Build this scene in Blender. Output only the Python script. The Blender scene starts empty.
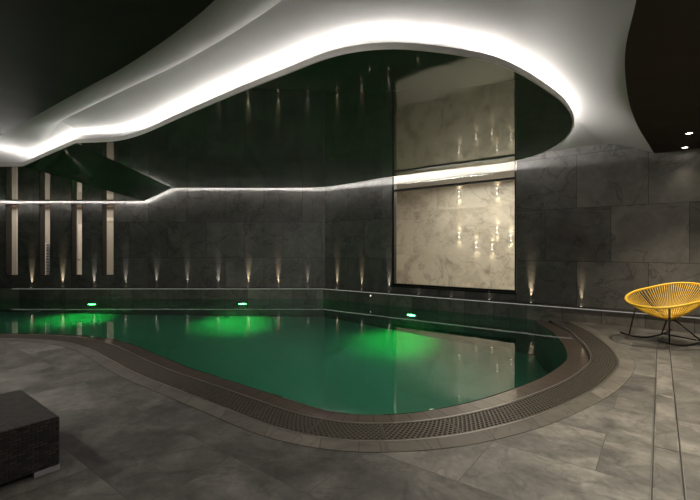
import bpy, bmesh, math, random
from mathutils import Vector, Matrix
random.seed(7)
S = bpy.context.scene
C = S.collection
PI = math.pi

# ------------------------------------------------------------------ helpers
def link(o, parent=None):
    C.objects.link(o)
    if parent is not None:
        o.parent = parent
    return o

def obj(name, bm, m, parent=None, smooth=False, loc=None):
    me = bpy.data.meshes.new(name)
    bm.normal_update()
    bm.to_mesh(me); bm.free()
    if m: me.materials.append(m)
    if smooth:
        for p in me.polygons: p.use_smooth = True
    o = bpy.data.objects.new(name, me)
    if loc: o.location = loc
    return link(o, parent)

def tag(o, label=None, cat=None, group=None, kind=None):
    if label: o['label'] = label
    if cat: o['category'] = cat
    if group: o['group'] = group
    if kind: o['kind'] = kind
    return o

def thing(name, label, cat, loc=(0, 0, 0), rz=0, group=None):
    o = bpy.data.objects.new(name, None)
    o.empty_display_size = .1
    o.location = loc; o.rotation_euler = (0, 0, rz)
    link(o)
    return tag(o, label, cat, group)

def struct(name, bm, m, parent=None, smooth=False, label=None, cat=None):
    o = obj(name, bm, m, parent, smooth)
    if parent is None:
        o['kind'] = 'structure'
        if label: o['label'] = label
        if cat: o['category'] = cat
    return o

def box(bm, x0, x1, y0, y1, z0, z1, M=None):
    vs = [bm.verts.new((x, y, z)) for z in (z0, z1) for (x, y) in ((x0, y0), (x1, y0), (x1, y1), (x0, y1))]
    for f in ((3, 2, 1, 0), (4, 5, 6, 7), (0, 1, 5, 4), (1, 2, 6, 5), (2, 3, 7, 6), (3, 0, 4, 7)):
        bm.faces.new([vs[i] for i in f])
    if M is not None:
        bmesh.ops.transform(bm, matrix=M, verts=vs)
    return vs

def tube(bm, pts, r, seg=8, closed=False):
    pts = [Vector(p) for p in pts]
    n = len(pts); rings = []
    up = None
    for i, p in enumerate(pts):
        if closed: t = pts[(i+1) % n] - pts[i-1]
        else: t = pts[min(i+1, n-1)] - pts[max(i-1, 0)]
        t.normalize()
        if up is None:
            up = Vector((0, 0, 1)) if abs(t.z) < .9 else Vector((1, 0, 0))
        a = up - t * up.dot(t); a.normalize(); up = a
        b = t.cross(a)
        rr = r[i] if isinstance(r, (list, tuple)) else r
        rings.append([bm.verts.new(p + a*math.cos(2*PI*k/seg)*rr + b*math.sin(2*PI*k/seg)*rr) for k in range(seg)])
    for i in range(n if closed else n-1):
        A, B = rings[i], rings[(i+1) % n]
        for k in range(seg):
            bm.faces.new((A[k], A[(k+1) % seg], B[(k+1) % seg], B[k]))
    if not closed:
        bm.faces.new(rings[0][::-1]); bm.faces.new(rings[-1])

def lathe(bm, prof, seg=24, M=None):
    rings = []
    for (r, z) in prof:
        rings.append([bm.verts.new((r*math.cos(2*PI*k/seg), r*math.sin(2*PI*k/seg), z)) for k in range(seg)])
    for A, B in zip(rings, rings[1:]):
        for k in range(seg):
            bm.faces.new((A[k], A[(k+1) % seg], B[(k+1) % seg], B[k]))
    bm.faces.new(rings[0][::-1]); bm.faces.new(rings[-1])
    if M is not None:
        bmesh.ops.transform(bm, matrix=M, verts=[v for R in rings for v in R])

def spline(pts, step=.08, closed=False):
    P = [Vector((p[0], p[1])) for p in pts]
    n = len(P); out = []
    for i in range(n if closed else n-1):
        if closed: a, b, c, d = P[i-1], P[i], P[(i+1) % n], P[(i+2) % n]
        else: a, b, c, d = P[max(i-1, 0)], P[i], P[i+1], P[min(i+2, n-1)]
        k = max(2, int((c-b).length/step))
        # centripetal Catmull-Rom
        t0 = 0.; t1 = t0+max(1e-6, (b-a).length**.5); t2 = t1+max(1e-6, (c-b).length**.5); t3 = t2+max(1e-6, (d-c).length**.5)
        for j in range(k):
            t = t1+(t2-t1)*j/k
            def L(p, q, ta, tb): return p*((tb-t)/(tb-ta))+q*((t-ta)/(tb-ta))
            A1 = L(a, b, t0, t1) if (b-a).length > 1e-5 else b
            A2 = L(b, c, t1, t2); A3 = L(c, d, t2, t3) if (d-c).length > 1e-5 else c
            B1 = L(A1, A2, t0, t2); B2 = L(A2, A3, t1, t3)
            out.append(L(B1, B2, t1, t2))
    if not closed: out.append(P[-1])
    return out

def smooth_poly(P, it, closed):
    for _ in range(it):
        Q = [p.copy() for p in P]
        n = len(P)
        for i in range(n):
            if not closed and i in (0, n-1): continue
            Q[i] = P[i]*.5+(P[i-1]+P[(i+1) % n])*.25
        P = Q
    return P

def normals2(P, closed):
    n = len(P); out = []
    for i in range(n):
        t = (P[(i+1) % n]-P[i-1]) if closed else (P[min(i+1, n-1)]-P[max(i-1, 0)])
        t.normalize(); out.append(Vector((t.y, -t.x)))   # right-hand side of travel
    return out

def offs(P, N, d): return [p+n*d for p, n in zip(P, N)]

def fill(bm, loops, z, up=True):
    """planar fill of an outer loop and holes; z may be a number"""
    es = []
    for L in loops:
        vs = [bm.verts.new((p.x, p.y, z)) for p in L]
        es += [bm.edges.new((vs[i], vs[(i+1) % len(vs)])) for i in range(len(vs))]
    r = bmesh.ops.triangle_fill(bm, edges=es, use_beauty=True, use_dissolve=False)
    fs = [g for g in r['geom'] if isinstance(g, bmesh.types.BMFace)]
    for f in fs:
        f.normal_update()
        if (f.normal.z > 0) != up: f.normal_flip()
    return fs

def strip(bm, A, B, closed=False):
    """quads between two 3-D polylines"""
    a = [bm.verts.new(p) for p in A]; b = [bm.verts.new(p) for p in B]
    n = len(A)
    for i in range(n if closed else n-1):
        j = (i+1) % n
        bm.faces.new((a[i], a[j], b[j], b[i]))

def v3(P, z): return [Vector((p.x, p.y, z)) for p in P]

# ------------------------------------------------------------------ materials
def new_mat(name):
    m = bpy.data.materials.new(name); m.use_nodes = True
    nt = m.node_tree; b = nt.nodes['Principled BSDF']
    return m, nt, b

def N(nt, kind, **kw):
    n = nt.nodes.new(kind)
    for k, v in kw.items():
        if k.startswith('i_'):
            n.inputs[k[2:].replace('_', ' ')].default_value = v
        else: setattr(n, k, v)
    return n

def plain(name, col, rough=.5, metal=0., bump=0., bscale=60, ior=1.5):
    m, nt, b = new_mat(name)
    b.inputs['Base Color'].default_value = (*col, 1)
    b.inputs['Roughness'].default_value = rough
    b.inputs['Metallic'].default_value = metal
    b.inputs['IOR'].default_value = ior
    tc = N(nt, 'ShaderNodeTexCoord')
    no = N(nt, 'ShaderNodeTexNoise'); no.inputs['Scale'].default_value = bscale; no.inputs['Detail'].default_value = 4
    nt.links.new(tc.outputs['Object'], no.inputs['Vector'])
    mr = N(nt, 'ShaderNodeMapRange'); mr.inputs['To Min'].default_value = rough*.9; mr.inputs['To Max'].default_value = min(1, rough*1.12)
    nt.links.new(no.outputs['Fac'], mr.inputs['Value']); nt.links.new(mr.outputs['Result'], b.inputs['Roughness'])
    if bump:
        bp = N(nt, 'ShaderNodeBump'); bp.inputs['Strength'].default_value = bump; bp.inputs['Distance'].default_value = .01
        nt.links.new(no.outputs['Fac'], bp.inputs['Height']); nt.links.new(bp.outputs['Normal'], b.inputs['Normal'])
    return m

def emis(name, col, strength):
    m, nt, b = new_mat(name)
    b.inputs['Base Color'].default_value = (.8, .8, .8, 1)
    b.inputs['Emission Color'].default_value = (*col, 1)
    b.inputs['Emission Strength'].default_value = strength
    return m

def stone(name, ca, cb, cc, bw, rh, rot=0., offset=.5, rough=(.3, .5), vein=.5, mortar=(.02, .02, .02), axis='XY', shift=(0, 0, 0), vary=.35, msize=.004, nscale=1.0, bump=.15, ramp=(.3, .72)):
    """large-format stone tile: brick layout, per-tile tone, cloudy mottling, veins"""
    m, nt, b = new_mat(name); L = nt.links.new
    tc = N(nt, 'ShaderNodeTexCoord')
    src = tc.outputs['Object']
    if axis == 'XZ':
        sep = N(nt, 'ShaderNodeSeparateXYZ'); com = N(nt, 'ShaderNodeCombineXYZ')
        L(src, sep.inputs[0]); L(sep.outputs['X'], com.inputs['X']); L(sep.outputs['Z'], com.inputs['Y']); L(sep.outputs['Y'], com.inputs['Z'])
        src = com.outputs[0]
    mp = N(nt, 'ShaderNodeMapping'); mp.inputs['Rotation'].default_value = (0, 0, rot); mp.inputs['Location'].default_value = shift
    L(src, mp.inputs['Vector']); vec = mp.outputs['Vector']
    br = N(nt, 'ShaderNodeTexBrick'); br.offset = offset; br.squash = 1
    br.inputs['Scale'].default_value = 1; br.inputs['Brick Width'].default_value = bw; br.inputs['Row Height'].default_value = rh
    br.inputs['Mortar Size'].default_value = msize; br.inputs['Mortar Smooth'].default_value = .2
    br.inputs['Color1'].default_value = (0, 0, 0, 1); br.inputs['Color2'].default_value = (1, 1, 1, 1); br.inputs['Mortar'].default_value = (.5, .5, .5, 1)
    L(vec, br.inputs['Vector'])
    # per-tile shift of the mottling so that it breaks at the joints
    add = N(nt, 'ShaderNodeVectorMath', operation='MULTIPLY_ADD'); add.inputs[1].default_value = (9, 5, 7)
    L(br.outputs['Color'], add.inputs[0]); L(vec, add.inputs[2])
    n1 = N(nt, 'ShaderNodeTexNoise'); n1.inputs['Scale'].default_value = 1.6*nscale; n1.inputs['Detail'].default_value = 7; n1.inputs['Roughness'].default_value = .62; n1.inputs['Distortion'].default_value = .6
    L(add.outputs[0], n1.inputs['Vector'])
    n2 = N(nt, 'ShaderNodeTexNoise'); n2.inputs['Scale'].default_value = 9*nscale; n2.inputs['Detail'].default_value = 6; n2.inputs['Roughness'].default_value = .7
    L(add.outputs[0], n2.inputs['Vector'])
    cr = N(nt, 'ShaderNodeValToRGB')
    cr.color_ramp.elements[0].position = ramp[0]; cr.color_ramp.elements[0].color = (*ca, 1)
    cr.color_ramp.elements[1].position = ramp[1]; cr.color_ramp.elements[1].color = (*cc, 1)
    e = cr.color_ramp.elements.new(.5); e.color = (*cb, 1)
    mx = N(nt, 'ShaderNodeMath', operation='MULTIPLY_ADD'); mx.inputs[1].default_value = .42
    L(n2.outputs['Fac'], mx.inputs[0])
    sc = N(nt, 'ShaderNodeMath', operation='MULTIPLY_ADD'); sc.inputs[1].default_value = .95; sc.inputs[2].default_value = -.19
    L(n1.outputs['Fac'], sc.inputs[0]); L(sc.outputs[0], mx.inputs[2])
    L(mx.outputs[0], cr.inputs['Fac'])
    # veins
    n3 = N(nt, 'ShaderNodeTexNoise'); n3.inputs['Scale'].default_value = 1.1*nscale; n3.inputs['Detail'].default_value = 5; n3.inputs['Distortion'].default_value = 1.2
    L(add.outputs[0], n3.inputs['Vector'])
    ab = N(nt, 'ShaderNodeMath', operation='SUBTRACT'); ab.inputs[1].default_value = .5; L(n3.outputs['Fac'], ab.inputs[0])
    ab2 = N(nt, 'ShaderNodeMath', operation='ABSOLUTE'); L(ab.outputs[0], ab2.inputs[0])
    vr = N(nt, 'ShaderNodeMapRange'); vr.inputs['From Max'].default_value = .018; vr.inputs['To Min'].default_value = 1-vein; vr.inputs['To Max'].default_value = 1
    L(ab2.outputs[0], vr.inputs['Value'])
    tv = N(nt, 'ShaderNodeMapRange'); tv.inputs['To Min'].default_value = 1-vary; tv.inputs['To Max'].default_value = 1+vary*.6
    L(br.outputs['Color'], tv.inputs['Value'])
    mu = N(nt, 'ShaderNodeMath', operation='MULTIPLY'); L(vr.outputs[0], mu.inputs[0]); L(tv.outputs[0], mu.inputs[1])
    vm = N(nt, 'ShaderNodeVectorMath', operation='SCALE'); L(cr.outputs['Color'], vm.inputs[0]); L(mu.outputs[0], vm.inputs['Scale'])
    mix = N(nt, 'ShaderNodeMix', data_type='RGBA'); mix.inputs['B'].default_value = (*mortar, 1)
    L(br.outputs['Fac'], mix.inputs['Factor']); L(vm.outputs[0], mix.inputs['A'])
    L(mix.outputs['Result'], b.inputs['Base Color'])
    rr = N(nt, 'ShaderNodeMapRange'); rr.inputs['To Min'].default_value = rough[0]; rr.inputs['To Max'].default_value = rough[1]
    L(n1.outputs['Fac'], rr.inputs['Value']); L(rr.outputs[0], b.inputs['Roughness'])
    bp = N(nt, 'ShaderNodeBump'); bp.inputs['Strength'].default_value = bump; bp.inputs['Distance'].default_value = .006
    hs = N(nt, 'ShaderNodeMath', operation='SUBTRACT'); L(n2.outputs['Fac'], hs.inputs[0]); L(br.outputs['Fac'], hs.inputs[1])
    L(hs.outputs[0], bp.inputs['Height']); L(bp.outputs['Normal'], b.inputs['Normal'])
    return m

WROT = math.atan2(.608, .794)
M = {}
M['floor'] = stone('grey_floor_stone', (.062, .060, .057), (.125, .120, .111), (.215, .204, .185), 1.2, .6, rot=WROT, shift=(.3, .23, 0), rough=(.42, .62), vein=.28, mortar=(.07, .066, .06), vary=.34, msize=.003, ramp=(.31, .70), nscale=1.7)
M['wall'] = stone('dark_wall_stone', (.095, .091, .087), (.145, .139, .132), (.21, .202, .192), 1.06, .98, rough=(.38, .55), vein=.45, mortar=(.012, .012, .012), axis='XZ', shift=(.25, .87, 0), vary=.25)
M['ledge'] = stone('dark_ledge_stone', (.12, .112, .104), (.18, .17, .158), (.25, .238, .222), .62, .7, rough=(.35, .5), vein=.4, mortar=(.014, .014, .014), axis='XZ', shift=(0, .43, 0), vary=.3)
M['border'] = stone('border_stone', (.10, .092, .08), (.14, .129, .112), (.18, .166, .145), .4, 5., rough=(.4, .6), vein=.3, mortar=(.05, .046, .04), vary=.2)
M['coping'] = plain('wet_brown_coping_tile', (.078, .058, .044), .4, bump=.2, bscale=14)
M['pool'] = plain('pool_mosaic', (.42, .47, .45), .5, bump=.05, bscale=30)
M['plaster'] = plain('white_plaster', (.42, .413, .403), .9, bump=.35, bscale=140)
M['soffit'] = plain('dark_lacquer_soffit', (.030, .026, .021), .55, ior=1.3, bscale=3)
M['rim'] = plain('pale_aluminium', (.78, .77, .74), .4)
M['steel'] = plain('brushed_steel', (.46, .44, .41), .33, metal=.85)
M['grate'] = plain('grey_grating', (.075, .066, .054), .42)
M['black'] = plain('black_metal', (.012, .012, .012), .4)
M['gap'] = plain('dark_gap', (.012, .012, .012), .7)
M['yellow'] = plain('yellow_cord', (.86, .55, .045), .45, bump=.15, bscale=200)
M['foot'] = plain('pale_foot', (.42, .42, .45), .45)
M['frame'] = plain('black_window_frame', (.012, .011, .01), .35)
M['beige'] = plain('beige_plaster', (.56, .515, .455), .8)
M['cream'] = plain('cream_panel', (.85, .80, .72), .6)
M['bluegrey'] = plain('blue_grey_slat', (.22, .24, .30), .5)
M['brown'] = plain('brown_header', (.25, .17, .12), .6)
M['led'] = emis('led_white', (1, .965, .92), 92.)
M['ledline_faint'] = emis('led_line_faint', (1, .95, .86), .12)
M['ledline'] = emis('led_line_dim', (1, .95, .86), .22)
M['lens_w'] = emis('warm_lens', (1, .86, .62), 4.)
M['lens_d'] = emis('downlight_lens', (1, .9, .74), 22.)
M['lens_g'] = emis('green_lens', (.13, 1, .22), 26.)
M['sconce_e'] = emis('sconce_glow', (1, .93, .8), 9.)

bc = M['coping'].node_tree.nodes['Principled BSDF']
bc.inputs['Coat Weight'].default_value = 1; bc.inputs['Coat Roughness'].default_value = .03; bc.inputs['Coat IOR'].default_value = 1.33
# glossy dark green stretch panel
m, nt, b = new_mat('dark_green_gloss_panel'); M['gloss'] = m
b.inputs['Base Color'].default_value = (.055, .095, .058, 1); b.inputs['Roughness'].default_value = .05
b.inputs['IOR'].default_value = 1.62; b.inputs['Specular Tint'].default_value = (.86, .98, .80, 1)
tc = N(nt, 'ShaderNodeTexCoord'); no = N(nt, 'ShaderNodeTexNoise'); no.inputs['Scale'].default_value = .9; no.inputs['Detail'].default_value = 2
bp = N(nt, 'ShaderNodeBump'); bp.inputs['Strength'].default_value = .10; bp.inputs['Distance'].default_value = .05
nt.links.new(tc.outputs['Object'], no.inputs['Vector']); nt.links.new(no.outputs['Fac'], bp.inputs['Height']); nt.links.new(bp.outputs['Normal'], b.inputs['Normal'])

# water
m, nt, b = new_mat('still_water'); M['water'] = m
b.inputs['Base Color'].default_value = (.22, .95, .68, 1); b.inputs['Roughness'].default_value = 0.0
b.inputs['IOR'].default_value = 1.33; b.inputs['Transmission Weight'].default_value = 1
tc = N(nt, 'ShaderNodeTexCoord'); no = N(nt, 'ShaderNodeTexNoise'); no.inputs['Scale'].default_value = 2.2; no.inputs['Detail'].default_value = 3
bp = N(nt, 'ShaderNodeBump'); bp.inputs['Strength'].default_value = .05; bp.inputs['Distance'].default_value = .02
nt.links.new(tc.outputs['Object'], no.inputs['Vector']); nt.links.new(no.outputs['Fac'], bp.inputs['Height']); nt.links.new(bp.outputs['Normal'], b.inputs['Normal'])

# clear glass that also lets lamp light through
m, nt, b = new_mat('clear_glass'); M['glass'] = m
out = nt.nodes['Material Output']
tr = N(nt, 'ShaderNodeBsdfTransparent'); tr.inputs['Color'].default_value = (.93, .92, .88, 1)
gl = N(nt, 'ShaderNodeBsdfGlossy'); gl.inputs['Roughness'].default_value = .02
fr = N(nt, 'ShaderNodeFresnel'); fr.inputs['IOR'].default_value = 1.5
mxs = N(nt, 'ShaderNodeMixShader')
nt.links.new(fr.outputs[0], mxs.inputs[0]); nt.links.new(tr.outputs[0], mxs.inputs[1]); nt.links.new(gl.outputs[0], mxs.inputs[2]); nt.links.new(mxs.outputs[0], out.inputs['Surface'])

M['marble'] = stone('beige_marble', (.40, .36, .285), (.57, .53, .44), (.63, .59, .50), 1.6, 1.35, rough=(.2, .35), vein=.28, mortar=(.50, .45, .37), axis='XZ', shift=(.4, .2, 0), vary=.06, nscale=.8, bump=.02)

# woven rattan
m, nt, b = new_mat('black_rattan_weave'); M['rattan'] = m
b.inputs['Roughness'].default_value = .42
uv = N(nt, 'ShaderNodeTexCoord')
br = N(nt, 'ShaderNodeTexBrick'); br.offset = .5
br.inputs['Scale'].default_value = 1; br.inputs['Brick Width'].default_value = .040; br.inputs['Row Height'].default_value = .017; br.inputs['Mortar Size'].default_value = .003; br.inputs['Mortar Smooth'].default_value = .9
br.inputs['Color1'].default_value = (.026, .024, .022, 1); br.inputs['Color2'].default_value = (.075, .068, .060, 1); br.inputs['Mortar'].default_value = (.004, .004, .004, 1)
nt.links.new(uv.outputs['UV'], br.inputs['Vector']); nt.links.new(br.outputs['Color'], b.inputs['Base Color'])
iv = N(nt, 'ShaderNodeMath', operation='SUBTRACT'); iv.inputs[0].default_value = 1; nt.links.new(br.outputs['Fac'], iv.inputs[1])
bp = N(nt, 'ShaderNodeBump'); bp.inputs['Strength'].default_value = .9; bp.inputs['Distance'].default_value = .004
nt.links.new(iv.outputs[0], bp.inputs['Height']); nt.links.new(bp.outputs['Normal'], b.inputs['Normal'])

# ------------------------------------------------------------------ plan of the room (metres; camera stands at the origin)
YW = 11.142                       # far wall
COR = Vector((-.691, 11.142))     # where the far wall turns
DR = Vector((.794, -.608)); NR = Vector((.608, .794))     # along / outwards of the angled wall
LD = .13                          # depth of the ledge in front of the walls
LH = .27                          # height of the ledge
def RW(s, out=0.): return COR + DR*s + NR*out
XL, YB, XR = -12., -3.2, 8.9
ZC, ZS = 3.18, 2.91               # recess ceiling, soffit
rzR = -WROT

# ------------------------------------------------------------------ far walls
slits = [(-9.49, -9.14), (-8.56, -8.25), (-7.67, -7.37), (-6.83, -6.50)]
TF = .20                          # thickness of the far wall at the slits
zs0, zs1 = .60, 2.56
bm = bmesh.new()
T = .22
xs = [XL]
for a, b_ in slits: xs += [a, b_]
xs += [COR.x + .1]
for i in range(0, len(xs), 2):
    box(bm, xs[i], xs[i+1], 0, TF, -2.4, 3.4)
for a, b_ in slits:
    box(bm, a, b_, 0, TF, -2.4, zs0); box(bm, a, b_, 0, TF, zs1, 3.4)
w = struct('wall_far', bm, M['wall'], label='dark stone tiled far wall with four narrow slit windows', cat='wall')
w.location = (0, YW, 0)

W0, W1, WZ0, WZ1 = 2.155, 5.043, .447, 2.764
bm = bmesh.new()
box(bm, 0, W0, 0, T, -2.4, 3.4); box(bm, W1, 13.5, 0, T, -2.4, 3.4); box(bm, W0, W1, 0, T, -2.4, WZ0)
w = struct('wall_angled', bm, M['wall'], label='dark stone tiled angled wall behind the yellow chair', cat='wall')
w.location = (COR.x, COR.y, 0); w.rotation_euler = (0, 0, rzR)

# other walls, behind and beside the camera
bm = bmesh.new(); box(bm, XL-.2, XL, YB, YW+.2, -.2, 3.4); struct('wall_left', bm, M['wall'])
bm = bmesh.new(); box(bm, XL, XR+.2, YB-.2, YB, -.2, 3.4); struct('wall_back', bm, M['wall'])
bm = bmesh.new(); box(bm, XR, XR+.2, YB, 4.4, -.2, 3.4); struct('wall_right', bm, M['wall'])

# ------------------------------------------------------------------ pool outline
GO = [(4.35, 8.3), (4.08, 7.75), (3.96, 7.3), (3.85, 6.575), (3.69, 6.046), (3.48, 5.423), (3.111, 4.671), (2.79, 4.276), (2.327, 3.812), (1.787, 3.394),
      (1.378, 3.122), (1.046, 2.955), (.70, 2.82), (.25, 2.745), (-.116, 2.775), (-.52, 2.945), (-1.0, 3.30), (-1.597, 3.757), (-2.22, 4.235),
      (-2.827, 4.78), (-3.5, 5.38), (-4.15, 5.76), (-5.0, 5.93), (-6.5, 5.98), (-9., 6.0), (-11.6, 6.0)]
go = smooth_poly(spline(GO, .06), 6, False)
no_ = normals2(go, False)              # travel right->left along the near edge: right-hand side is inward (+y)
GW, CW = .285, .25
gi = offs(go, no_, GW)                 # inner edge of grating
ci = offs(go, no_, GW+CW)              # inner edge of coping = pool wall
bo = offs(go, no_, -.15)               # outer edge of border course
cor_in = Vector((COR.x-.045, YW-LD))   # ledge front corner
def led(s): return RW(s, -LD)
ZW = -.035
PD = -2.7

# floor with the pool cut out
bm = bmesh.new()
outer = [Vector((XL, YB)), Vector((XR, YB)), Vector((XR, 3.9)), RW(9.5, .1), RW(3., .1), Vector((COR.x, YW+.1)), Vector((XL, YW+.1))]
edge = [p for p in bo]
# keep the part of the outline inside the room
k0 = next(i for i, p in enumerate(edge) if (p-COR).dot(NR) < .05)
edge = edge[k0:]
# floor = strip of land on the camera side of the outline
land = [Vector((XL, edge[-1].y))]+[Vector((XL, YB)), Vector((XR, YB)), Vector((XR, 3.9)), RW(9.5, .1)]
land = land + edge
fill(bm, [land], 0., True)
struct('floor', bm, M['floor'], label='grey stone tile floor around the pool', cat='floor')

# border course along the grating
bm = bmesh.new(); strip(bm, v3(bo, .002), v3(go, .002)); strip(bm, v3(go, .002), v3(go, -.2))
o = struct('trim_1', bm, M['border'], label='stone border course outside the grating', cat='trim')
me = o.data; uvl = me.uv_layers.new(name='UVMap')

# radial tile joints on the border (real saw-cut grooves filled dark)
bm = bmesh.new()
acc = 0.
for i in range(1, len(go)):
    acc += (go[i]-go[i-1]).length
    if acc > .42:
        acc = 0.
        d = (go[i]-go[i-1]).normalized()*.0016
        a, b_ = bo[i], go[i]
        bm.faces.new([bm.verts.new((p.x, p.y, .0035)) for p in (a-d, a+d, b_+d, b_-d)][::-1])
strip(bm, v3(offs(go, no_, -.151), .003), v3(offs(go, no_, -.1485), .003))
obj('tile_joint', bm, M['gap'], o)

# trough, coping, pool shell
shell = bpy.data.objects.new('pool_shell', None); link(shell); tag(shell, 'sunken pool basin with brown wet coping under the water', 'pool', kind='structure')
bm = bmesh.new(); strip(bm, v3(go, -.16), v3(gi, -.16)); strip(bm, v3(gi, -.16), v3(gi, -.012)); obj('overflow_trough', bm, M['gap'], shell)
bm = bmesh.new()
cz = ZW
strip(bm, v3(offs(go, no_, GW+.002), cz), v3(ci, cz-.004)); strip(bm, v3(ci, cz-.004), v3(ci, cz-.08))
obj('coping', bm, M['coping'], shell)
bm = bmesh.new(); acc = 0.
for i in range(1, len(go)):
    acc += (go[i]-go[i-1]).length
    if acc > .16:
        acc = 0.; d = (go[i]-go[i-1]).normalized()*.003
        a, b_ = gi[i], ci[i]
        bm.faces.new([bm.verts.new(q) for q in ((a.x-d.x, a.y-d.y, cz+.0012), (a.x+d.x, a.y+d.y, cz+.0012), (b_.x+d.x, b_.y+d.y, cz-.0028), (b_.x-d.x, b_.y-d.y, cz-.0028))][::-1])
obj('coping_joint', bm, M['gap'], shell)
bm = bmesh.new(); strip(bm, v3(offs(go, no_, GW+CW-.002), -.08), v3(offs(go, no_, GW+CW-.002), PD)); obj('basin_wall', bm, M['wall'], shell)
bm = bmesh.new()
bm.faces.new([bm.verts.new((x, y, PD)) for x, y in ((XL, 2), (7, 2), (7, YW), (XL, YW))])
bm.faces.new([bm.verts.new((XL+.02, y, z)) for y, z in ((5, PD), (YW, PD), (YW, -.03), (5, -.03))])
obj('basin', bm, M['pool'], shell)

# water
bm = bmesh.new()
ge = [p for p in offs(go, no_, GW+CW+.001)]
k0 = next(i for i, p in enumerate(ge) if (p-COR).dot(NR) < -.05)
ge = ge[k0:]
fill(bm, [[p for p in ge]+[Vector((XL, ge[-1].y)), Vector((XL, YW-.05)), Vector((COR.x, YW-.05)), RW(5.9, -.05)]], ZW, True)
wt = struct('water', bm, M['water'], label='still dark green water filling the pool', cat='water')

# ------------------------------------------------------------------ ledge along both walls, with its light line
bm = bmesh.new(); box(bm, XL, cor_in.x+.02, -LD, 0, -2.8, LH-.016); box(bm, XL, cor_in.x+.02, -LD-.04, 0, LH-.016, LH)
o = struct('trim_2', bm, M['ledge'], label='dark stone ledge along the far wall above the water', cat='ledge'); o.location = (0, YW, 0)
bm = bmesh.new(); box(bm, -.02, 13., -LD, 0, -2.8, LH-.016); box(bm, -.02, 13., -LD-.04, 0, LH-.016, LH)
o = struct('trim_3', bm, M['ledge'], label='dark stone ledge along the angled wall', cat='ledge'); o.location = (COR.x, COR.y, 0); o.rotation_euler = (0, 0, rzR)
bm = bmesh.new(); box(bm, -9.2, cor_in.x, -LD-.004, -LD+.012, LH-.034, LH-.016)
o = obj('led_strip', bm, M['ledline_faint']); o.location = (0, YW, 0); tag(o, 'thin glowing light strip on the ledge edge under the slit windows', 'light strip', 'light strips on the ledge')
bm = bmesh.new(); box(bm, .0, 12.5, -LD-.004, -LD+.012, LH-.034, LH-.016)
o = obj('led_strip', bm, M['ledline']); o.location = (COR.x, COR.y, 0); o.rotation_euler = (0, 0, rzR); tag(o, 'thin glowing light strip on the ledge edge behind the yellow rocking chair', 'light strip', 'light strips on the ledge')

# ------------------------------------------------------------------ big window in the angled wall
win = bpy.data.objects.new('window_1', None); win.location = (COR.x, COR.y, 0); win.rotation_euler = (0, 0, rzR); link(win)
tag(win, 'large black framed window with a beige marble room behind', 'window', kind='structure')
bm = bmesh.new()
f = .05
box(bm, W0, W0+f, .01, .12, WZ0, 3.3); box(bm, W1-f*.6, W1, .01, .12, WZ0, 3.3)
box(bm, W0+f, W1-f*.6, .01, .12, WZ0, WZ0+.045); box(bm, W0+f, W1-f*.6, .01, .12, WZ1-.05, WZ1)
obj('window_frame', bm, M['frame'], win)
bm = bmesh.new(); box(bm, W1, W1+.012, -.012, .02, WZ0, 3.3); obj('edge_strip', bm, M['steel'], win)
bm = bmesh.new(); box(bm, W0-.01, W1+.01, -.03, .0, WZ0-.035, WZ0); obj('window_sill', bm, M['frame'], win)
bm = bmesh.new()
for z0, z1 in ((WZ0+.045, WZ1-.05), (WZ1, 2.90)):
    bm.faces.new([bm.verts.new(q) for q in ((W0+f, .06, z0), (W1-f*.6, .06, z0), (W1-f*.6, .06, z1), (W0+f, .06, z1))])
obj('glass', bm, M['glass'], win)
bm = bmesh.new(); box(bm, W0+f, W1-f*.6, .015, .12, 2.90, 3.3); obj('lintel', bm, M['beige'], win)

# marble room behind it
RD = 2.6
bm = bmesh.new(); box(bm, -.2, 10.5, T+RD, T+RD+.1, -.1, 3.5)
o = struct('wall_marble', bm, M['marble'], label='beige veined marble wall seen through the large window', cat='wall'); o.location = (COR.x, COR.y, 0); o.rotation_euler = (0, 0, rzR)
bm = bmesh.new(); box(bm, -.2, 10.5, T, T+RD, -.1, .0); box(bm, -.2, 10.5, T, T+RD, 3.4, 3.5)
box(bm, .3, .4, T, T+RD, 0, 3.4); box(bm, 9.6, 9.7, T, T+RD, 0, 3.4)
o = struct('wall_beige', bm, M['beige']); o.location = (COR.x, COR.y, 0); o.rotation_euler = (0, 0, rzR)

def loc_of(s, out, z):
    p = RW(s, out); return Vector((p.x, p.y, z))

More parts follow.
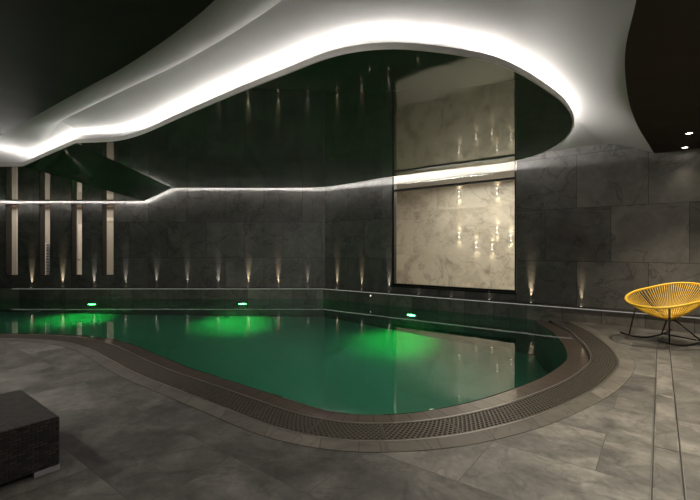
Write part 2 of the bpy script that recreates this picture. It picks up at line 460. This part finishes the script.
# up-and-down sconces on the marble; the high pair models their reflections
sc_list = [(459, 235, 'up-and-down sconce on the marble, leftmost of the lower row, seen through the big window'),
           (476, 245, 'sconce on the marble, second from left and set low, behind the window'),
           (492, 247, 'lowest sconce on the marble, third from the left behind the window'),
           (497, 230, 'sconce on the marble, highest of the lower row, behind the window'),
           (511, 238, 'sconce on the marble nearest the right edge of the window'),
           (459, 194, 'left one of the two high sconce reflections, built as a lamp behind the window'),
           (497, 191, 'right one of the two high sconce reflections, built as a lamp behind the window')]
def on_marble(px, py):
    r = (px-350)/404.6; q = RW(0, T+RD-.05)
    s = (r*q.y-q.x)/(DR.x-r*DR.y)
    return s, 1.3+(250-py)/404.6*RW(s, T+RD-.05).y
sc_list = [(*on_marble(a, b_), lab) for a, b_, lab in sc_list]
for s, z, lab in sc_list:
    p = loc_of(s, T+RD-.05, z)
    t = thing('wall_sconce', lab, 'wall lamp', p, rzR, 'sconces on the marble wall')
    bm = bmesh.new(); lathe(bm, [(.02, -.07), (.028, -.065), (.028, .065), (.02, .07)], 16); obj('body', bm, M['cream'], t)
    bm = bmesh.new(); box(bm, -.015, .015, .02, .05, -.03, .03); obj('bracket', bm, M['cream'], t)
    for sg in (-1, 1):
        bm = bmesh.new(); lathe(bm, [(.019, sg*.0705), (.019, sg*.075)] if sg > 0 else [(.019, -.075), (.019, -.0705)], 16); obj('lens', bm, M['sconce_e'], t)
        ld = bpy.data.lights.new('sconce_lamp', 'SPOT'); ld.energy = 4; ld.spot_size = math.radians(80); ld.spot_blend = 1; ld.color = (1, .86, .64); ld.shadow_soft_size = .015
        lo = bpy.data.objects.new('sconce_lamp', ld); link(lo, t); lo.location = (0, 0, sg*.085); lo.rotation_euler = (PI if sg > 0 else 0, 0, 0)
ld = bpy.data.lights.new('room_light', 'AREA'); ld.shape = 'RECTANGLE'; ld.size = 4.5; ld.size_y = 1.2; ld.energy = 104; ld.color = (1, .94, .85)
lo = bpy.data.objects.new('room_light', ld); link(lo); lo.location = loc_of(4.4, T+RD*.5, 3.14); lo.rotation_euler = (0, 0, rzR)

# ------------------------------------------------------------------ slit windows and the corridor behind them
slab = ['leftmost narrow slit window, pale wall behind', 'second slit window from the left, blue-grey slats behind', 'third slit window from the left, bright panel behind', 'rightmost slit window, plain beige behind']
for i, (a, b_) in enumerate(slits):
    wn = bpy.data.objects.new('window_%d' % (i+2), None); link(wn); wn.location = ((a+b_)/2, YW, zs0)
    tag(wn, slab[i], 'window', 'slit windows', kind='structure')
    h = zs1-zs0; hw = (b_-a)/2
    bm = bmesh.new()
    t_ = .012
    box(bm, -hw, -hw+t_, .0, TF, 0, h); box(bm, hw-t_, hw, .0, TF, 0, h); box(bm, -hw+t_, hw-t_, 0, TF, 0, t_); box(bm, -hw+t_, hw-t_, 0, TF, h-t_, h)
    obj('window_frame', bm, M['frame'], wn)
    bm = bmesh.new(); bm.faces.new([bm.verts.new(q) for q in ((-hw+t_, .18, t_), (hw-t_, .18, t_), (hw-t_, .18, h-t_), (-hw+t_, .18, h-t_))])
    obj('glass', bm, M['glass'], wn)
CB = YW+TF+1.3
bm = bmesh.new(); box(bm, -12.2, -6.2, CB, CB+.1, -.1, 3.4)
box(bm, -12.2, -6.2, YW+TF, CB, -.1, 0); box(bm, -12.2, -6.2, YW+TF, CB, 3.3, 3.4); box(bm, -6.3, -6.2, YW+TF, CB, 0, 3.3)
struct('wall_corridor', bm, M['beige'], label='beige corridor walls seen through the slit windows', cat='wall')
ld = bpy.data.lights.new('corridor_light', 'AREA'); ld.shape = 'RECTANGLE'; ld.size = 5; ld.size_y = .5; ld.energy = 36; ld.color = (1, .91, .80)
lo = bpy.data.objects.new('corridor_light', ld); link(lo); lo.location = (-9, YW+T+.5, 2.74)
bm = bmesh.new(); box(bm, -12, -6.3, CB-.25, CB, 2.62, 3.3); struct('trim_5', bm, M['brown'], label='brown bulkhead high on the corridor wall behind the slit windows', cat='trim')
# things in the corridor
def through(x, y): return x*y/YW*1.0
yb = CB-.06
sx = lambda x: x*yb/YW
o = thing('slatted_radiator', 'blue-grey slatted radiator on the corridor wall behind the second slit window', 'radiator', (sx(-8.24), yb, .02))
bm = bmesh.new(); box(bm, -.16, -.13, -.03, .03, 0, 1.5); box(bm, .13, .16, -.03, .03, 0, 1.5); obj('upright', bm, M['cream'], o)
for k in range(16):
    bm = bmesh.new(); box(bm, -.13, .13, -.02, .02, .06+k*.09, .11+k*.09); obj('slat', bm, M['bluegrey'], o)
o = thing('corridor_door', 'bright cream door in the corridor behind the third slit window', 'door', (sx(-7.40), yb, .0))
bm = bmesh.new(); box(bm, -.10, .45, .0, .05, 0.005, 2.1); obj('door_leaf', bm, M['cream'], o)
bm = bmesh.new(); lathe(bm, [(.012, 0), (.012, .05), (.028, .055), (.028, .08)], 12, Matrix.Rotation(PI/2, 4, 'X')); h = obj('handle', bm, M['steel'], o); h.location = (-.04, 0, 1.0)
bm = bmesh.new(); box(bm, -.02, .02, -.02, .02, 0, 3.2)
o = obj('white_post', bm, M['cream']); o.location = (sx(-9.15), yb, .0); o.name = 'corridor_post'; tag(o, 'slim white post in the corridor behind the leftmost slit window', 'post')
o = thing('vent_grille', 'pale vent grille high on the wall behind the rightmost slit window', 'vent', (sx(-6.55), yb+.03, 2.19))
bm = bmesh.new(); box(bm, -.2, .2, 0, .03, 0, .12); obj('frame', bm, M['cream'], o)
bm = bmesh.new()
for k in range(4): box(bm, -.17, .17, -.008, .0, .015+k*.025, .028+k*.025)
obj('louvre', bm, M['cream'], o)

# ------------------------------------------------------------------ uplights on the ledge
def uplight(p, rz, lab, power, warm):
    t = thing('ledge_uplight', lab, 'uplight', p, rz, 'uplights along the ledge')
    bm = bmesh.new(); lathe(bm, [(.024, 0), (.032, .0), (.032, .006), (.024, .009), (.022, .006)], 20); obj('trim_ring', bm, M['steel'], t)
    bm = bmesh.new(); lathe(bm, [(.0215, .001), (.0215, .005), (.015, .0065)], 16); obj('lens', bm, M['lens_w'], t)
    ld = bpy.data.lights.new('uplight_beam', 'SPOT'); ld.energy = power*65; ld.spot_size = math.radians(20); ld.spot_blend = 1; ld.shadow_soft_size = .012
    ld.color = (1, .80, .52) if warm else (1, .92, .78)
    lo = bpy.data.objects.new('uplight_beam', ld); link(lo, t); lo.location = (0, -.0, .015); lo.rotation_euler = (PI-math.radians(4.5), 0, 0)
FX = lambda px: (px-350)/404.6*(YW-.055)
lefts = [(30.4, 'between the first and second slit windows', 1.2, 1), (61.5, 'between the second and third slit windows', 1.2, 1), (93, 'between the third and fourth slit windows', .7, 0),
         (124.6, 'just right of the rightmost slit window', .6, 0), (155.7, 'second to the right of the rightmost slit window', .8, 0), (186.6, 'third to the right of the rightmost slit window', .6, 0),
         (217.8, 'fourth to the right of the rightmost slit window', .7, 0), (248, 'behind the brightest green pool light', 1.2, 1), (278, 'first to the right of the brightest green pool light', 1.3, 1), (307.5, 'last before the corner of the far wall', .5, 0)]
for px, lab, p, wm in lefts:
    uplight((FX(px), YW-.034, LH), 0, 'small ledge uplight '+lab, p, wm)
def s_of(px):
    r = (px-350)/404.6; q = RW(0, -.055)
    return (r*q.y-q.x)/(DR.x-r*DR.y)
rights = [(336, 'first on the angled wall after the corner', 1.3, 1), (360.6, 'second on the angled wall after the corner', .9, 1), (388, 'at the left edge of the large window', .8, 0),
          (417.7, 'first below the large window sill from its left', .6, 0), (450.8, 'middle one of three below the large window sill', .6, 0), (488.8, 'last below the large window sill towards the right', .6, 0),
          (530.6, 'just right of the large window', 1.3, 1), (581, 'between the large window and the yellow chair', .5, 1)]
for px, lab, p, wm in rights:
    q = RW(s_of(px), -.034)
    uplight((q.x, q.y, LH), rzR, 'small ledge uplight '+lab, p, wm)

# tiny lamp set in the ledge face
q = led(1.62)
t = thing('ledge_face_lamp', 'tiny white lamp set in the ledge face left of the large window', 'lamp', (q.x, q.y, .165), rzR)
bm = bmesh.new(); lathe(bm, [(.012, 0), (.024, 0), (.024, .008), (.012, .01)], 16, Matrix.Rotation(PI/2, 4, 'X')); obj('bezel', bm, M['steel'], t)
bm = bmesh.new(); lathe(bm, [(.012, .009), (.012, .013), (.006, .016)], 16, Matrix.Rotation(PI/2, 4, 'X')); obj('lens', bm, M['lens_w'], t)

# ------------------------------------------------------------------ underwater lights
def pool_light(p, rz, lab, power, face=-1, sz=.1):
    t = thing('underwater_light', lab, 'pool light', p, rz, 'green underwater lights')
    R = Matrix.Rotation(PI/2, 4, 'X')
    bm = bmesh.new(); lathe(bm, [(.06, 0), (.125, 0), (.125, .02), (.11, .035), (.105, .02)], 28, R); obj('bezel', bm, M['steel'], t)
    bm = bmesh.new(); lathe(bm, [(.104, .012), (.104, .022), (.08, .034), (.03, .04)], 28, R); obj('lens', bm, M['lens_g'], t)
    ld = bpy.data.lights.new('pool_lamp', 'SPOT'); ld.energy = power; ld.color = (.02, 1, .12); ld.spot_size = math.radians(68); ld.spot_blend = .9; ld.shadow_soft_size = .06
    lo = bpy.data.objects.new('pool_lamp', ld); link(lo, t); lo.location = (0, -.09, 0); lo.rotation_euler = (math.radians(90-22), 0, PI)
    lo.rotation_euler = (math.radians(19), 0, PI)
    l2 = bpy.data.lights.new('pool_fill', 'SPOT'); l2.energy = power*.05; l2.color = (.03, .70, .36); l2.spot_size = math.radians(165); l2.spot_blend = .7; l2.shadow_soft_size = .06
    lo = bpy.data.objects.new('pool_fill', l2); link(lo, t); lo.location = (0, -.09, 0); lo.rotation_euler = (math.radians(72), 0, PI)
pool_light((-7.0, YW-LD-.005, -1.15), 0, 'green underwater light below the third slit window', 105)
pool_light((-2.92, YW-LD-.005, -.92), 0, 'brightest green underwater light, in the middle of the far pool wall', 120)
q = led(2.77)
pool_light((q.x, q.y, -1.0), rzR, 'green underwater light in front of the large window', 105)

# ------------------------------------------------------------------ ceiling: dark soffit, curved fascia, white recess
O = [(-13, 9.3), (-10.5, 9.0), (-8.6, 8.0), (-6.5, 6.89), (-4.56, 5.50), (-2.76, 4.19), (-2.13, 3.74), (-1.42, 3.17), (-.92, 2.72), (-.5, 2.25), (-.05, 1.82), (.5, 1.55), (1.2, 1.77), (1.73, 2.42), (2.21, 3.25), (2.95, 4.29),
     (3.68, 5.19), (4.78, 6.42), (5.6, 7.35), (6.2, 8.2)]
oc = smooth_poly(spline(O, .1), 4, False)
on = normals2(oc, False)     # travelling left->right along the near side: right-hand side is towards the camera (outwards)
wid = []
for p in oc:
    k = min(1, max(0, (p.x-(-.6))/1.8)); k = k*k*(3-2*k)
    wid.append((.52*(1-k)+.72*k, k))
ZSL = 2.965                      # soffit height on the left, where the ceiling is flatter
def step(x, y):                   # 0 right of the ceiling step, 1 left of it
    xu = -4.25-.113*(y-6.14); xl = -5.14-.09*(y-6.34)
    return min(1, max(0, (xu-x)/(xu-xl)))
def zc(x, y): return ZC-(ZC-2.80)*step(x, y)
rings = []
NRG = 14
for j in range(NRG+1):
    u = j/NRG   # 0 = crease (recess ceiling) .. 1 = soffit
    ring = []
    for p, n, (w_, k) in zip(oc, on, wid):
        q = p-n*w_*(1-u)
        zt_ = zc(q.x, q.y)
        zl = ZSL+(zt_-ZSL)*(1-u)**1.9
        zr = zt_-(zt_-ZS)*u**1.5
        ring.append(Vector((q.x, q.y, zl*(1-k)+zr*k)))
    rings.append(ring)
bm = bmesh.new()
for A, B in zip(rings, rings[1:]): strip(bm, A, B)
bmesh.ops.remove_doubles(bm, verts=bm.verts[:], dist=1e-4)
fas = struct('trim_4', bm, M['plaster'], smooth=True, label='white curved ceiling fascia around the lit recess', cat='trim')
bm = bmesh.new()
fill(bm, [[Vector((p.x, p.y)) for p in rings[0]]+[Vector((8, 14)), Vector((-13, 14))]], 0, False)
for (x0, k, y0) in ((-4.25, -.113, 6.14), (-5.14, -.09, 6.34)):
    d = Vector((k, 1, 0)).normalized(); nrm = Vector((d.y, -d.x, 0))
    bmesh.ops.bisect_plane(bm, geom=bm.verts[:]+bm.edges[:]+bm.faces[:], plane_co=(x0, y0, 0), plane_no=nrm)
for v in bm.verts: v.co.z = zc(v.co.x, v.co.y)
struct('ceiling', bm, M['plaster'], label='white plaster recess ceiling lit by the hidden strip', cat='ceiling')
bm = bmesh.new()
fill(bm, [[Vector((p.x, p.y)) for p in oc]+[Vector((9.5, 8.2)), Vector((9.5, -3.5)), Vector((-13, -3.5))]], 0, False)
def zsf(x):
    k = min(1, max(0, (x-(-.6))/1.8)); k = k*k*(3-2*k)
    return ZSL*(1-k)+ZS*k
for v in bm.verts: v.co.z = zsf(v.co.x)
from mathutils.bvhtree import BVHTree
SOF = BVHTree.FromBMesh(bm)
struct('ceiling_soffit', bm, M['soffit'], label='dark glossy lower ceiling around the lit recess', cat='ceiling')

# ------------------------------------------------------------------ ceiling island
ZI, ZLOW = 2.97, 2.617
IS = [(-5.9, 6.36), (-5.3, 6.37), (-4.95, 6.33), (-4.39, 6.30), (-3.9, 6.26), (-3.55, 6.17), (-3.10, 5.90), (-2.13, 5.08), (-1.166, 4.27), (-.62, 3.84), (-.18, 3.50), (.08, 3.385), (.368, 3.345), (.72, 3.40),
      (1.033, 3.487), (1.277, 3.588), (1.627, 3.833), (2.087, 4.244), (2.479, 4.644), (2.878, 5.198), (3.14, 5.74), (3.30, 6.37), (3.30, 7.05), (3.02, 7.70), (2.2, 8.28), (.915, 9.26), (-.05, 10.22), (-.75, 10.76),
      (-1.7, 10.90), (-4.3, 10.90), (-4.75, 10.90), (-5.1, 10.90), (-5.6, 10.90), (-9.0, 10.9), (-10.6, 10.7), (-11.1, 9.3), (-10.9, 7.4), (-9.8, 6.55), (-8, 6.38)]
ic = smooth_poly(spline(IS, .07, True), 3, True)
inn = normals2(ic, True)     # counter-clockwise travel: right-hand side = outwards
def zi(x, y):
    xu = -4.25-.113*(y-6.14); xl = -5.14-.09*(y-6.34)
    return ZLOW+(ZI-ZLOW)*min(1, max(0, (x-xl)/(xu-xl)))
isl = thing('ceiling_island', 'large free-form ceiling island with glossy dark green underside floating over the pool', 'ceiling panel', (0, 7.5, ZI))
def isl_part(name, bm, mat, smooth=False):
    bmesh.ops.translate(bm, verts=bm.verts[:], vec=(0, -7.5, -ZI))
    return obj(name, bm, mat, isl, smooth)
bm = bmesh.new()
fill(bm, [offs(ic, inn, -.012)], 0, False)
for (x0, k, y0) in ((-4.25, -.113, 6.14), (-5.14, -.09, 6.34)):
    d = Vector((k, 1, 0)).normalized(); nrm = Vector((d.y, -d.x, 0))
    bmesh.ops.bisect_plane(bm, geom=bm.verts[:]+bm.edges[:]+bm.faces[:], plane_co=(x0, y0, 0), plane_no=nrm)
for v in bm.verts: v.co.z = zi(v.co.x, v.co.y)
isl_part('glossy_panel', bm, M['gloss'])
lip = []
for p, n in zip(ic, inn):
    d = n.dot((-p).normalized())          # 1 where the edge faces the camera side of the room
    k = min(1, max(0, (d+.15)/.5))
    lip.append(.022+.028*k)
def ring3(off, dz): return [Vector(((p+n*off).x, (p+n*off).y, zi(p.x, p.y)+(dz[i] if isinstance(dz, list) else dz))) for i, (p, n) in enumerate(zip(ic, inn))]
lp = lambda a: [l+a for l in lip]
tall = [.022+.020*min(1, max(0, (.9-min(YW-p.y, 8.427-p.dot(NR)))/.5)) for p in ic]   # the tape is deeper where it washes a wall
tp = lambda a: [l+t_+a for l, t_ in zip(lip, tall)]
bm = bmesh.new()
R = [ring3(-.02, 0), ring3(-.004, -.004), ring3(0, .006), ring3(.002, lp(0)), ring3(-.015, lp(.0)), ring3(-.02, lp(-.012)), ring3(-.15, lp(-.012)), ring3(-.15, lp(.02)), ring3(-.19, lp(.02))]
for A, B in zip(R, R[1:]): strip(bm, A, B, True)
isl_part('edge_rim', bm, M['rim'], False)
bm = bmesh.new(); strip(bm, ring3(-.140, lp(.014)), ring3(-.140, tp(0)), True); strip(bm, ring3(-.140, tp(0)), ring3(-.152, tp(.0005)), True)
isl_part('led_strip', bm, M['led'])
bm = bmesh.new()
fill(bm, [offs(ic, inn, -.16)], 0, True)
for (x0, k, y0) in ((-4.25, -.113, 6.14), (-5.14, -.09, 6.34)):
    d = Vector((k, 1, 0)).normalized(); nrm = Vector((d.y, -d.x, 0))
    bmesh.ops.bisect_plane(bm, geom=bm.verts[:]+bm.edges[:]+bm.faces[:], plane_co=(x0, y0, 0), plane_no=nrm)
for v in bm.verts: v.co.z = zi(v.co.x, v.co.y)+.035
isl_part('top_board', bm, M['plaster'])
# hanger rods up to the recess ceiling
for (x, y) in ((1.2, 4.6), (1.8, 6.8), (-1.5, 5.9), (-1.5, 9.3), (-3.6, 8.0), (-7.2, 7.4), (-7.2, 9.6)):
    bm = bmesh.new(); z = zi(x, y)+.07; lathe(bm, [(.008, z), (.008, zc(x, y))], 8, Matrix.Translation((x, y, 0))); isl_part('hanger_rod', bm, M['steel'])

# ------------------------------------------------------------------ downlights in the soffit
def downlight(x, y, lab, power, ang=95, col=(1, .87, .66), tilt=0, pan=0):
    hit = SOF.ray_cast(Vector((x, y, 1)), Vector((0, 0, 1)))[0]
    t = thing('downlight', lab, 'ceiling lamp', (x, y, hit.z if hit else ZS), 0, 'downlights in the dark soffit')
    bm = bmesh.new(); lathe(bm, [(.038, 0), (.055, 0), (.055, -.008), (.042, -.012), (.036, -.004)], 24); obj('trim_ring', bm, M['steel'], t)
    bm = bmesh.new(); lathe(bm, [(.035, -.001), (.035, -.006), (.02, -.008)], 20); obj('lens', bm, M['lens_d'], t)
    ld = bpy.data.lights.new('downlight_beam', 'SPOT'); ld.energy = power; ld.spot_size = math.radians(ang); ld.spot_blend = 1; ld.color = col; ld.shadow_soft_size = .05
    lo = bpy.data.objects.new('downlight_beam', ld); link(lo, t); lo.location = (0, 0, -.03); lo.rotation_euler = (math.radians(tilt), 0, math.radians(pan))
NEU = (1, .93, .83)
downlight(4.66, 5.56, 'recessed ceiling spot in the dark soffit above the yellow chair', 250, 92)
downlight(5.24, 6.33, 'recessed ceiling spot in the dark soffit close to the angled wall', 8, 90)
downlight(3.35, 2.75, 'recessed ceiling spot over the floor drain', 560, 125, (1, .88, .68))
downlight(1.2, .9, 'recessed ceiling spot over the near floor in front of the pool', 240, 135, NEU)
downlight(-5.0, 2.6, 'recessed ceiling spot left of the rattan footstool', 420, 135, NEU)
downlight(-3.3, .5, 'recessed ceiling spot behind the rattan footstool', 60, 135, NEU)
downlight(-6.8, 4.2, 'recessed ceiling spot far left near the pool edge', 240, 140, NEU)

downlight(-2.2, .9, 'added unseen fill spot turned to the far wall, above the floor right of the footstool', 380, 70, NEU, 66, 14)  # this and the next two: out-of-view spots added to brighten the dark walls
downlight(-.3, .2, 'added unseen fill spot turned to the far wall, above the middle of the near floor', 320, 70, NEU, 68, 4)
downlight(2.2, .9, 'added unseen fill spot turned to the angled wall, beside the floor drain', 130, 70, NEU, 66, -12)

# ------------------------------------------------------------------ overflow grating
gr = thing('overflow_grating', 'curved perforated overflow grating running along the near pool edge', 'grating', (go[len(go)//2].x, go[len(go)//2].y, 0))
L0 = Vector((go[len(go)//2].x, go[len(go)//2].y, 0))
# arc-length table
al = [0.]
for i in range(1, len(go)): al.append(al[-1]+(go[i]-go[i-1]).length)
def at(s, v):
    import bisect
    i = min(max(1, bisect.bisect_left(al, s)), len(go)-1)
    t = (s-al[i-1])/max(1e-9, al[i]-al[i-1])
    p = go[i-1].lerp(go[i], t); n = no_[i-1].lerp(no_[i], t)
    q = p+n*v
    return Vector((q.x, q.y, 0))
def gbar(bm, s0, s1, v0, v1, z0, z1, seg=1):
    for j in range(seg):
        a, b_ = s0+(s1-s0)*j/seg, s0+(s1-s0)*(j+1)/seg
        P = [at(a, v0), at(b_, v0), at(b_, v1), at(a, v1)]
        lo_ = [bm.verts.new(p-L0+Vector((0, 0, z0))) for p in P]; hi = [bm.verts.new(p-L0+Vector((0, 0, z1))) for p in P]
        bm.faces.new(hi)
        for e in range(4): bm.faces.new((lo_[e], lo_[(e+1) % 4], hi[(e+1) % 4], hi[e]))
sA = next(a for a, p in zip(al, go) if (p-COR).dot(NR) < -LD-.03)
sB = al[-1]-.2
PL = .56
npan = int((sB-sA)/PL); PL = (sB-sA)/npan
zt = .004
for k in range(npan):
    s0, s1 = sA+k*PL+.003, sA+(k+1)*PL-.003
    bm = bmesh.new()
    gbar(bm, s0, s1, .006, .022, -.03, zt, 8); gbar(bm, s0, s1, GW-.022, GW-.006, -.03, zt, 8)
    gbar(bm, s0, s0+.008, .022, GW-.022, -.03, zt); gbar(bm, s1-.008, s1, .022, GW-.022, -.03, zt)
    rows = 9; rw = (GW-.044)/rows
    for r_ in range(1, rows): gbar(bm, s0, s1, .022+rw*r_-.0035, .022+rw*r_+.0035, -.025, zt-.001, 8)
    nc = 14; cw = (s1-s0)/nc
    for r_ in range(rows):
        for c_ in range(nc):
            x = s0+cw*(c_+(.25 if r_ % 2 else .75))
            gbar(bm, x-.007, x+.007, .022+rw*r_+.0035, .022+rw*(r_+1)-.0035, -.02, zt-.0015)
    obj('grating_panel', bm, M['grate'], gr)
for v0, v1 in ((-.004, .004), (GW-.004, GW+.004)):
    bm = bmesh.new(); gbar(bm, sA, sB, v0, v1, -.05, .005, 220)
    bmesh.ops.remove_doubles(bm, verts=bm.verts[:], dist=1e-5); obj('edge_rail', bm, M['steel'], gr)

# ------------------------------------------------------------------ floor drain channel beside the chair
ch = thing('drain_channel', 'long narrow slotted drain cover in the floor running from under the yellow chair', 'drain', (4.34, 5.61, 0), rzR)
D0 = Vector((4.34, 5.61))
CL = 5.2
bm = bmesh.new()
yy = 0.
while yy < CL:
    l_ = min(1.25, CL-yy); box(bm, -.058, .058, -yy-l_+.004, -yy, -.01, .003); yy += l_
obj('cover_plate', bm, M['floor'], ch)
bm = bmesh.new()
for sx_ in (-1, 1):
    box(bm, sx_*.068-.003, sx_*.068+.003, -CL, .0, -.01, .0025)
yy = 1.25
while yy < CL: box(bm, -.058, .058, -yy-.004+.002, -yy+.006, -.01, .0036); yy += 1.25
obj('slot', bm, M['gap'], ch)
bm = bmesh.new()
for sx_ in (-1, 1): box(bm, sx_*.0745-.002, sx_*.0745+.002, -CL, .0, -.01, .0045)
obj('edge_rail', bm, M['steel'], ch)
bm = bmesh.new()
for sx_ in (-.06, -.02, .02, .06): box(bm, sx_-.006, sx_+.006, .002, .03, -.005, .005)
obj('end_clip', bm, M['steel'], ch)

# ------------------------------------------------------------------ rattan footstool
ax = Vector((.608, .794)); ay = Vector((-.777, .63)).normalized()
Cc = Vector((-1.72, 2.40))            # its corner nearest the pool
e1 = -ax; e2 = Vector((-.794, .608))
ctr = Cc+e1*.40+e2*.385
st = thing('footstool', 'low square black woven rattan footstool on the near left floor', 'footstool', (ctr.x, ctr.y, 0), math.atan2(.608, -.794)-PI)
# local x = -e2 direction, local y = e1 turned
lx, ly = .385, .40
bm = bmesh.new(); box(bm, -lx, lx, -ly, ly, .030, .315)
bmesh.ops.bevel(bm, geom=bm.edges[:], offset=.012, segments=3, affect='EDGES', profile=.6)
uvl = bm.loops.layers.uv.new('UVMap')
for f_ in bm.faces:
    n = f_.normal
    f_.normal_update(); n = f_.normal
    for l in f_.loops:
        c = l.vert.co
        if abs(n.z) > .7: l[uvl].uv = ((c.x+c.y)*.7071, (c.x-c.y)*.7071)
        elif abs(n.x) > abs(n.y): l[uvl].uv = (c.y, c.z)
        else: l[uvl].uv = (c.x, c.z)
obj('woven_body', bm, M['rattan'], st)
bm = bmesh.new(); box(bm, -lx+.03, lx-.03, -ly+.03, ly-.03, .012, .030); obj('base_frame', bm, M['black'], st)
for sx_ in (-1, 1):
    for sy in (-1, 1):
        bm = bmesh.new()
        x0, x1 = sorted((sx_*lx*1.0, sx_*(lx-.035))); y0, y1 = sorted((sy*ly, sy*(ly-.125)))
        box(bm, x0, x1, y0, y1, 0.0, .030)
        o = obj('foot', bm, M['foot'], st); o['label'] = 'pale grey foot'

# ------------------------------------------------------------------ yellow rocking chair
F = Vector((-.98, -.20, 0)).normalized(); Lf = Vector((.20, -.98, 0)).normalized()   # forward, towards the camera side
CC = Vector((4.435, 5.72, 0))
chair = thing('rocking_chair', 'yellow cord bucket rocking chair with black metal rockers by the angled wall', 'chair', CC)
def rim(th):
    a, b_ = .555, .395
    c, sn = math.cos(th), math.sin(th)
    c = math.copysign(abs(c)**.82, c); sn = math.copysign(abs(sn)**.9, sn)
    z = .665+.135*math.cos(th)+.004*math.cos(2*th)-.05*math.sin(th)
    p = -F*a*c+Lf*b_*sn
    return Vector((p.x, p.y, z))+Vector((.068, 0, 0))
hub = Vector((.085, .0, .335))
hubax = Vector((0, 0, 1))
bm = bmesh.new(); tube(bm, [rim(2*PI*k/96) for k in range(96)], .0165, 10, True)
obj('rim', bm, M['yellow'], chair, True)
bm = bmesh.new()
nC = 92
for k in range(nC):
    th = 2*PI*k/nC
    a = rim(th)
    hb = hub+(-F)*.07*math.cos(th)+Lf*.055*math.sin(th)+Vector((0, 0, .012*math.cos(th)))
    pts = []
    for j in range(7):
        u = j/6
        q = a.lerp(hb, u); q.z -= .035*math.sin(PI*u)
        pts.append(q)
    tube(bm, pts, .0045, 5)
obj('cord_seat', bm, M['yellow'], chair, True)
bm = bmesh.new(); tube(bm, [hub+(-F)*.072*math.cos(t_)+Lf*.057*math.sin(t_)+Vector((0, 0, .012*math.cos(t_))) for t_ in [2*PI*k/28 for k in range(28)]], .010, 8, True)
obj('hub_ring', bm, M['yellow'], chair, True)
RL, rr_ = .455, 1.15
feet = {}
for sd, nm in ((-1, 'far'), (1, 'near')):
    base = Lf*.265*sd-F*(.055 if sd > 0 else 0)
    pts = []
    for j in range(21):
        u = -1+2*j/20
        x = u*RL
        z = .0135+rr_-math.sqrt(rr_*rr_-x*x)
        pts.append(base+F*x+Vector((0, 0, z)))
    bm = bmesh.new(); tube(bm, pts, .0135, 8); obj('rocker', bm, M['black'], chair, True)
    zf = .018+rr_-math.sqrt(rr_*rr_-.27*.27)
    f1 = base+F*(.27 if sd > 0 else .31)+Vector((0, 0, zf)); f2 = base-F*.27+Vector((0, 0, zf))
    t1 = rim(PI-sd*-0.0-(-sd)*.0); th1 = PI-sd*(.92 if sd > 0 else 1.5)
    top1 = rim(th1)-Vector((0, 0, .012))
    top2 = hub+Lf*.05*sd-F*.02-Vector((0, 0, .01))
    bm = bmesh.new(); tube(bm, [f1, top1], .0105, 8); obj('leg', bm, M['black'], chair, True)
    bm = bmesh.new(); tube(bm, [f2, top2], .0105, 8); obj('leg', bm, M['black'], chair, True)
    feet[sd] = (f1, f2, top1, top2)
bm = bmesh.new()
for sd in (-1, 1): 
    a = feet[sd][2]; c = hub-Vector((0, 0, .03))
    pts = [a.lerp(c, u/6)-Vector((0, 0, .05*math.sin(PI*u/6))) for u in range(7)]
    tube(bm, pts, .0095, 8)
tube(bm, [hub+Lf*.055+Vector((0, 0, -.02)), hub-Lf*.055+Vector((0, 0, -.02))], .0095, 8)
obj('under_frame', bm, M['black'], chair, True)
bm = bmesh.new(); tube(bm, [feet[-1][1]+Vector((0, 0, .005)), feet[1][1]+Vector((0, 0, .005))], .009, 8); obj('stretcher', bm, M['black'], chair, True)

# ------------------------------------------------------------------ world, camera, view
w = bpy.data.worlds.new('World'); S.world = w; w.use_nodes = True
bg = w.node_tree.nodes['Background']; bg.inputs[0].default_value = (.5, .55, .6, 1); bg.inputs[1].default_value = .0
cd = bpy.data.cameras.new('camera'); cam = bpy.data.objects.new('camera', cd); C.objects.link(cam)
cam.location = (0, 0, 1.3); cam.rotation_euler = (PI/2, 0, 0)
cd.sensor_width = 36; cd.lens = 36*404.6/700; cd.clip_start = .02; cd.clip_end = 100
S.camera = cam
S.view_settings.view_transform = 'Standard'; S.view_settings.look = 'None'; S.view_settings.gamma = 1; S.view_settings.exposure = .28
S.view_settings.use_curve_mapping = False
S.cycles.max_bounces = 10; S.cycles.transmission_bounces = 8; S.cycles.transparent_max_bounces = 12; S.cycles.glossy_bounces = 6; S.cycles.diffuse_bounces = 5
S.cycles.sample_clamp_indirect = 4; S.cycles.use_denoising = True
